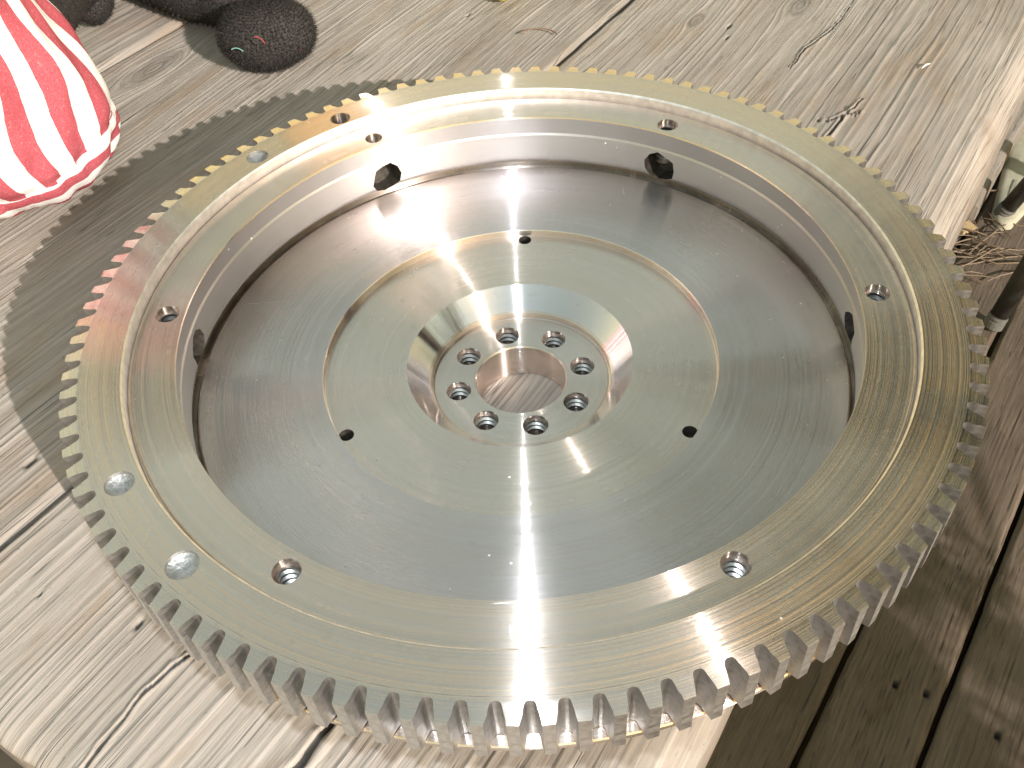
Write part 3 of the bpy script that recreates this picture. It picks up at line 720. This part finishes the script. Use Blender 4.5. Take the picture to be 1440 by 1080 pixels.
# pale stone
def stone():
    outline = [(1402, 306), (1397, 296), (1404, 268), (1413, 225), (1424, 190), (1436, 160), (1470, 120), (1530, 150), (1500, 230), (1450, 285), (1425, 312), (1412, 314)]
    P = [at(x, y, DZ+0.09) for x, y in outline]; c = sum(P, Vector())/len(P); rs = random.Random(3); bm = bmesh.new()
    rows = []
    for (sc_, z) in ((1.03, DZ+0.004), (1.02, DZ+0.04), (1.0, DZ+0.07), (0.95, DZ+0.09), (0.7, DZ+0.10), (0.3, DZ+0.105)):
        rows.append([bm.verts.new((Vector((c.x+(p.x-c.x)*sc_, c.y+(p.y-c.y)*sc_, z+rs.uniform(-0.015, 0.015) if sc_ < 1.02 else z))-Vector((c.x, c.y, DZ)))*S) for p in P])
    nP = len(P)
    for a, b in zip(rows[:-1], rows[1:]):
        for q in range(nP): bm.faces.new((a[q], a[(q+1) % nP], b[(q+1) % nP], b[q]))
    bm.faces.new(rows[-1]); bmesh.ops.recalc_face_normals(bm, faces=bm.faces)
    me = bpy.data.meshes.new('pale_stone'); bm.to_mesh(me); bm.free(); me.shade_smooth()
    return me, (c.x, c.y, DZ)
me, c = stone()
link('pale_stone', me, plain('cream_stone', (0.33, 0.31, 0.235), 0.9, 0, 0.15, 60, 0.4), loc=c, label='pale cream stone lying on the deck behind the chair legs', cat='stone')
# wood chip and pine needles
wc = at(1354, 326, DZ)
V, F = box(0, 0, 0.045, 0.20, 0.14, 0.05, 0.4); V = [(x+(0.03 if z > 0.05 else 0), y*(1.2 if x > 0 else 0.8), z) for x, y, z in V]
link('wood_chip', mesh_np('wood_chip', V, F), plain('fresh_wood', (0.42, 0.30, 0.16), 0.8, 0, 0.2, 200), loc=(wc.x, wc.y, DZ), label='small tan wood chip among pine needles on the deck', cat='wood chip')
M_NEEDLE = plain('dry_pine_needle', (0.17, 0.115, 0.07), 0.7, 0, 0.5, 900)
def needles():
    parts = []; rs = random.Random(5)
    for k in range(34):
        px = rs.uniform(1325, 1440); py = rs.gauss(352, 24) if k < 24 else rs.uniform(150, 330)
        if k >= 24: px = rs.uniform(1395, 1440)
        p = at(px, py, DZ+0.02+rs.random()*0.05)
        if p.x*E2[0]+p.y*E2[1] > -0.3: pass
        a = rs.gauss(0.1, 0.5) if k < 24 else rs.uniform(0, 3.14); L = rs.uniform(0.35, 0.9); bend = rs.uniform(-0.5, 0.5)
        pts = []
        for q in range(6):
            t = q/5-0.5; an = a+bend*t
            pts.append(p+Vector((math.cos(an)*L*t, math.sin(an)*L*t, 0.04*(0.25-t*t)*4*rs.random())))
        parts.append(tube(pts, [0.006, 0.009, 0.010, 0.010, 0.008, 0.004], 5))
    return merge(parts)
V, F = needles()
link('pine_needles', mesh_np('pine_needles', V, F), M_NEEDLE, kind='stuff', label='dry brown pine needles scattered on the deck', cat='pine needles')

# ------------------------------------------------------------------ the pine tree at the right, out of the picture: its twigs shade the deck
# and its crown darkens the reflection in the right of the ring
def sunward(px, py, t):
    return at(px, py, DZ)+SUN*t
M_BARK = plain('pine_bark', (0.12, 0.08, 0.05), 0.9, 0, 0.4, 80, 0.6)
M_LEAF = plain('pine_needle_green', (0.06, 0.09, 0.035), 0.7, 0, 0.4, 40)
base = Vector((13.0, 3.0, -7.4)); top = Vector((12.7, 3.6, 32.0)); HT = 39.4
tree = empty('pine_tree', tuple(base), 'pine tree at the right whose twigs shade the brown deck boards', 'tree')
V, F = tube([base, base.lerp(top, 0.2)+Vector((0.3, 0.1, 0)), base.lerp(top, 0.5)+Vector((-0.2, 0.2, 0)), base.lerp(top, 0.8), top], [1.1, 0.9, 0.7, 0.4, 0.05], 14)
trunk = link('trunk', mesh_np('trunk', V, F, True), M_BARK, tree)
rs = random.Random(17); parts = []; leaf_pts = []
def limb(a, b, r, twigs, spread, density, sag=0.3, t0=0.25):
    mid = (a+b)/2+Vector((rs.uniform(-.3, .3), rs.uniform(-.3, .3), rs.uniform(0, sag)))
    pts = spline([a, mid, b], 6); parts.append(tube(pts, [r*(1-0.85*k/(len(pts)-1)) for k in range(len(pts))], 6))
    for q in range(twigs):
        t = rs.uniform(t0, 1.0); k = min(int(t*(len(pts)-1)), len(pts)-2); p = pts[k].lerp(pts[k+1], rs.random())
        d = (b-a).normalized()*0.7+Vector((rs.uniform(-1, 1), rs.uniform(-1, 1), rs.uniform(-.7, .8)))
        e = p+d.normalized()*spread*rs.uniform(0.5, 1.1)
        parts.append(tube([p, (p+e)/2, e], [r*0.25, r*0.16, 0.006], 5))
        for h in range(density):
            c = p.lerp(e, rs.uniform(0.15, 1)); leaf_pts.append((c, (e-p).normalized(), spread))
def trunk_at(z): return base.lerp(top, max(0.04, min(0.98, (z-base.z)/HT)))
# low dense boughs over the dark part of the shade
for (px, py) in ((1000, 1050), (1060, 1010), (1110, 1060), (1160, 1000), (1190, 940), (1150, 920), (1210, 1060), (1250, 1020), (1230, 960), (1290, 1070), (1100, 960), (1050, 1090),
                 (1270, 1110), (1180, 1120), (1340, 1120), (960, 1110), (1030, 1000), (1130, 1010), (1080, 1060), (1200, 1000), (1230, 1090), (1320, 1150), (1160, 1070), (1000, 1120)):
    e = sunward(px, py, 12.5+rs.uniform(-1.2, 1.5)); limb(trunk_at(e.z+0.6), e, 0.07, 16, 0.42, 44, t0=0.93)
# light sprays, whose twigs fall singly on the boards
for (px, py) in ((1290, 840), (1330, 880), (1380, 930), (1440, 960), (1330, 940), (1400, 850), (1460, 1020), (1300, 790), (1400, 960)):
    e = sunward(px, py, 12.0+rs.uniform(-1, 1)); limb(trunk_at(e.z+0.6), e, 0.06, 6, 0.42, 8, t0=0.95)
# the crown, clear of the sunlight that reaches the table and the boards beside it
def blocks(p):
    k = (p.z-TZ)/SUN.z; x, y = p.x-SUN.x*k, p.y-SUN.y*k
    if k > 0 and abs(x-0.3) < 4.5 and abs(y-0.5) < 4.5: return True
    k = (p.z-DZ)/SUN.z; x, y = p.x-SUN.x*k, p.y-SUN.y*k
    return 0.5 < x < 8.5 and 0.0 < y < 11
for k in range(190):
    z = rs.uniform(5, 31); a = rs.uniform(0, 6.283) if k % 3 == 0 else rs.uniform(1.6, 3.2); L = (11.5-0.28*max(0, z-5))*rs.uniform(0.6, 1.0)
    o = trunk_at(z); e = o+Vector((math.cos(a)*L, math.sin(a)*L, rs.uniform(-0.5, 2.0)))
    if any(blocks(o.lerp(e, t)) for t in (0.1, 0.25, 0.4, 0.55, 0.7, 0.85, 1.0)): continue
    limb(o, e, 0.12, 26, 1.5, 11, 0.8)
V, F = merge(parts); link('branches', mesh_np('branches', V, F), M_BARK, tree, kind='stuff')
Cc = np.array([list(p) for p, d, q in leaf_pts]); Dd = np.array([list(d) for p, d, q in leaf_pts]); Sp = np.array([q for p, d, q in leaf_pts])
# the crown keeps clear of the sunbeam that reaches the table
k_ = (Cc[:, 2]-TZ)/SUN.z; sx_ = Cc[:, 0]-SUN.x*k_; sy_ = Cc[:, 1]-SUN.y*k_
kd = (Cc[:, 2]-DZ)/SUN.z; dx_ = Cc[:, 0]-SUN.x*kd; dy_ = Cc[:, 1]-SUN.y*kd
keep = ~((Sp > 1) & (dx_ > 0.5) & (dx_ < 8.5) & (dy_ > 0.0) & (dy_ < 11)) & ~((np.abs(sx_-0.3) < 4.5) & (np.abs(sy_-0.5) < 4.5) & (k_ > 0)); Cc, Dd, Sp = Cc[keep], Dd[keep], Sp[keep]
n = len(Cc); big = (Sp > 1)[:, None]
r_ = np.random.default_rng(3); d = Dd*0.6+r_.normal(0, 0.6, (n, 3)); d /= np.linalg.norm(d, axis=1, keepdims=True)
s = np.cross(d, r_.normal(0, 1, (n, 3))); s /= np.linalg.norm(s, axis=1, keepdims=True); L = np.where(big, r_.uniform(0.6, 1.1, (n, 1)), r_.uniform(0.10, 0.24, (n, 1)))
wd = np.where(big, 0.085, 0.019)
V = np.stack([Cc-s*wd, Cc+s*wd, Cc+d*L+s*wd*0.4, Cc+d*L-s*wd*0.4], 1).reshape(-1, 3)
link('foliage', mesh_np('foliage', V, np.arange(n*4).reshape(-1, 4)), M_LEAF, tree, kind='stuff')
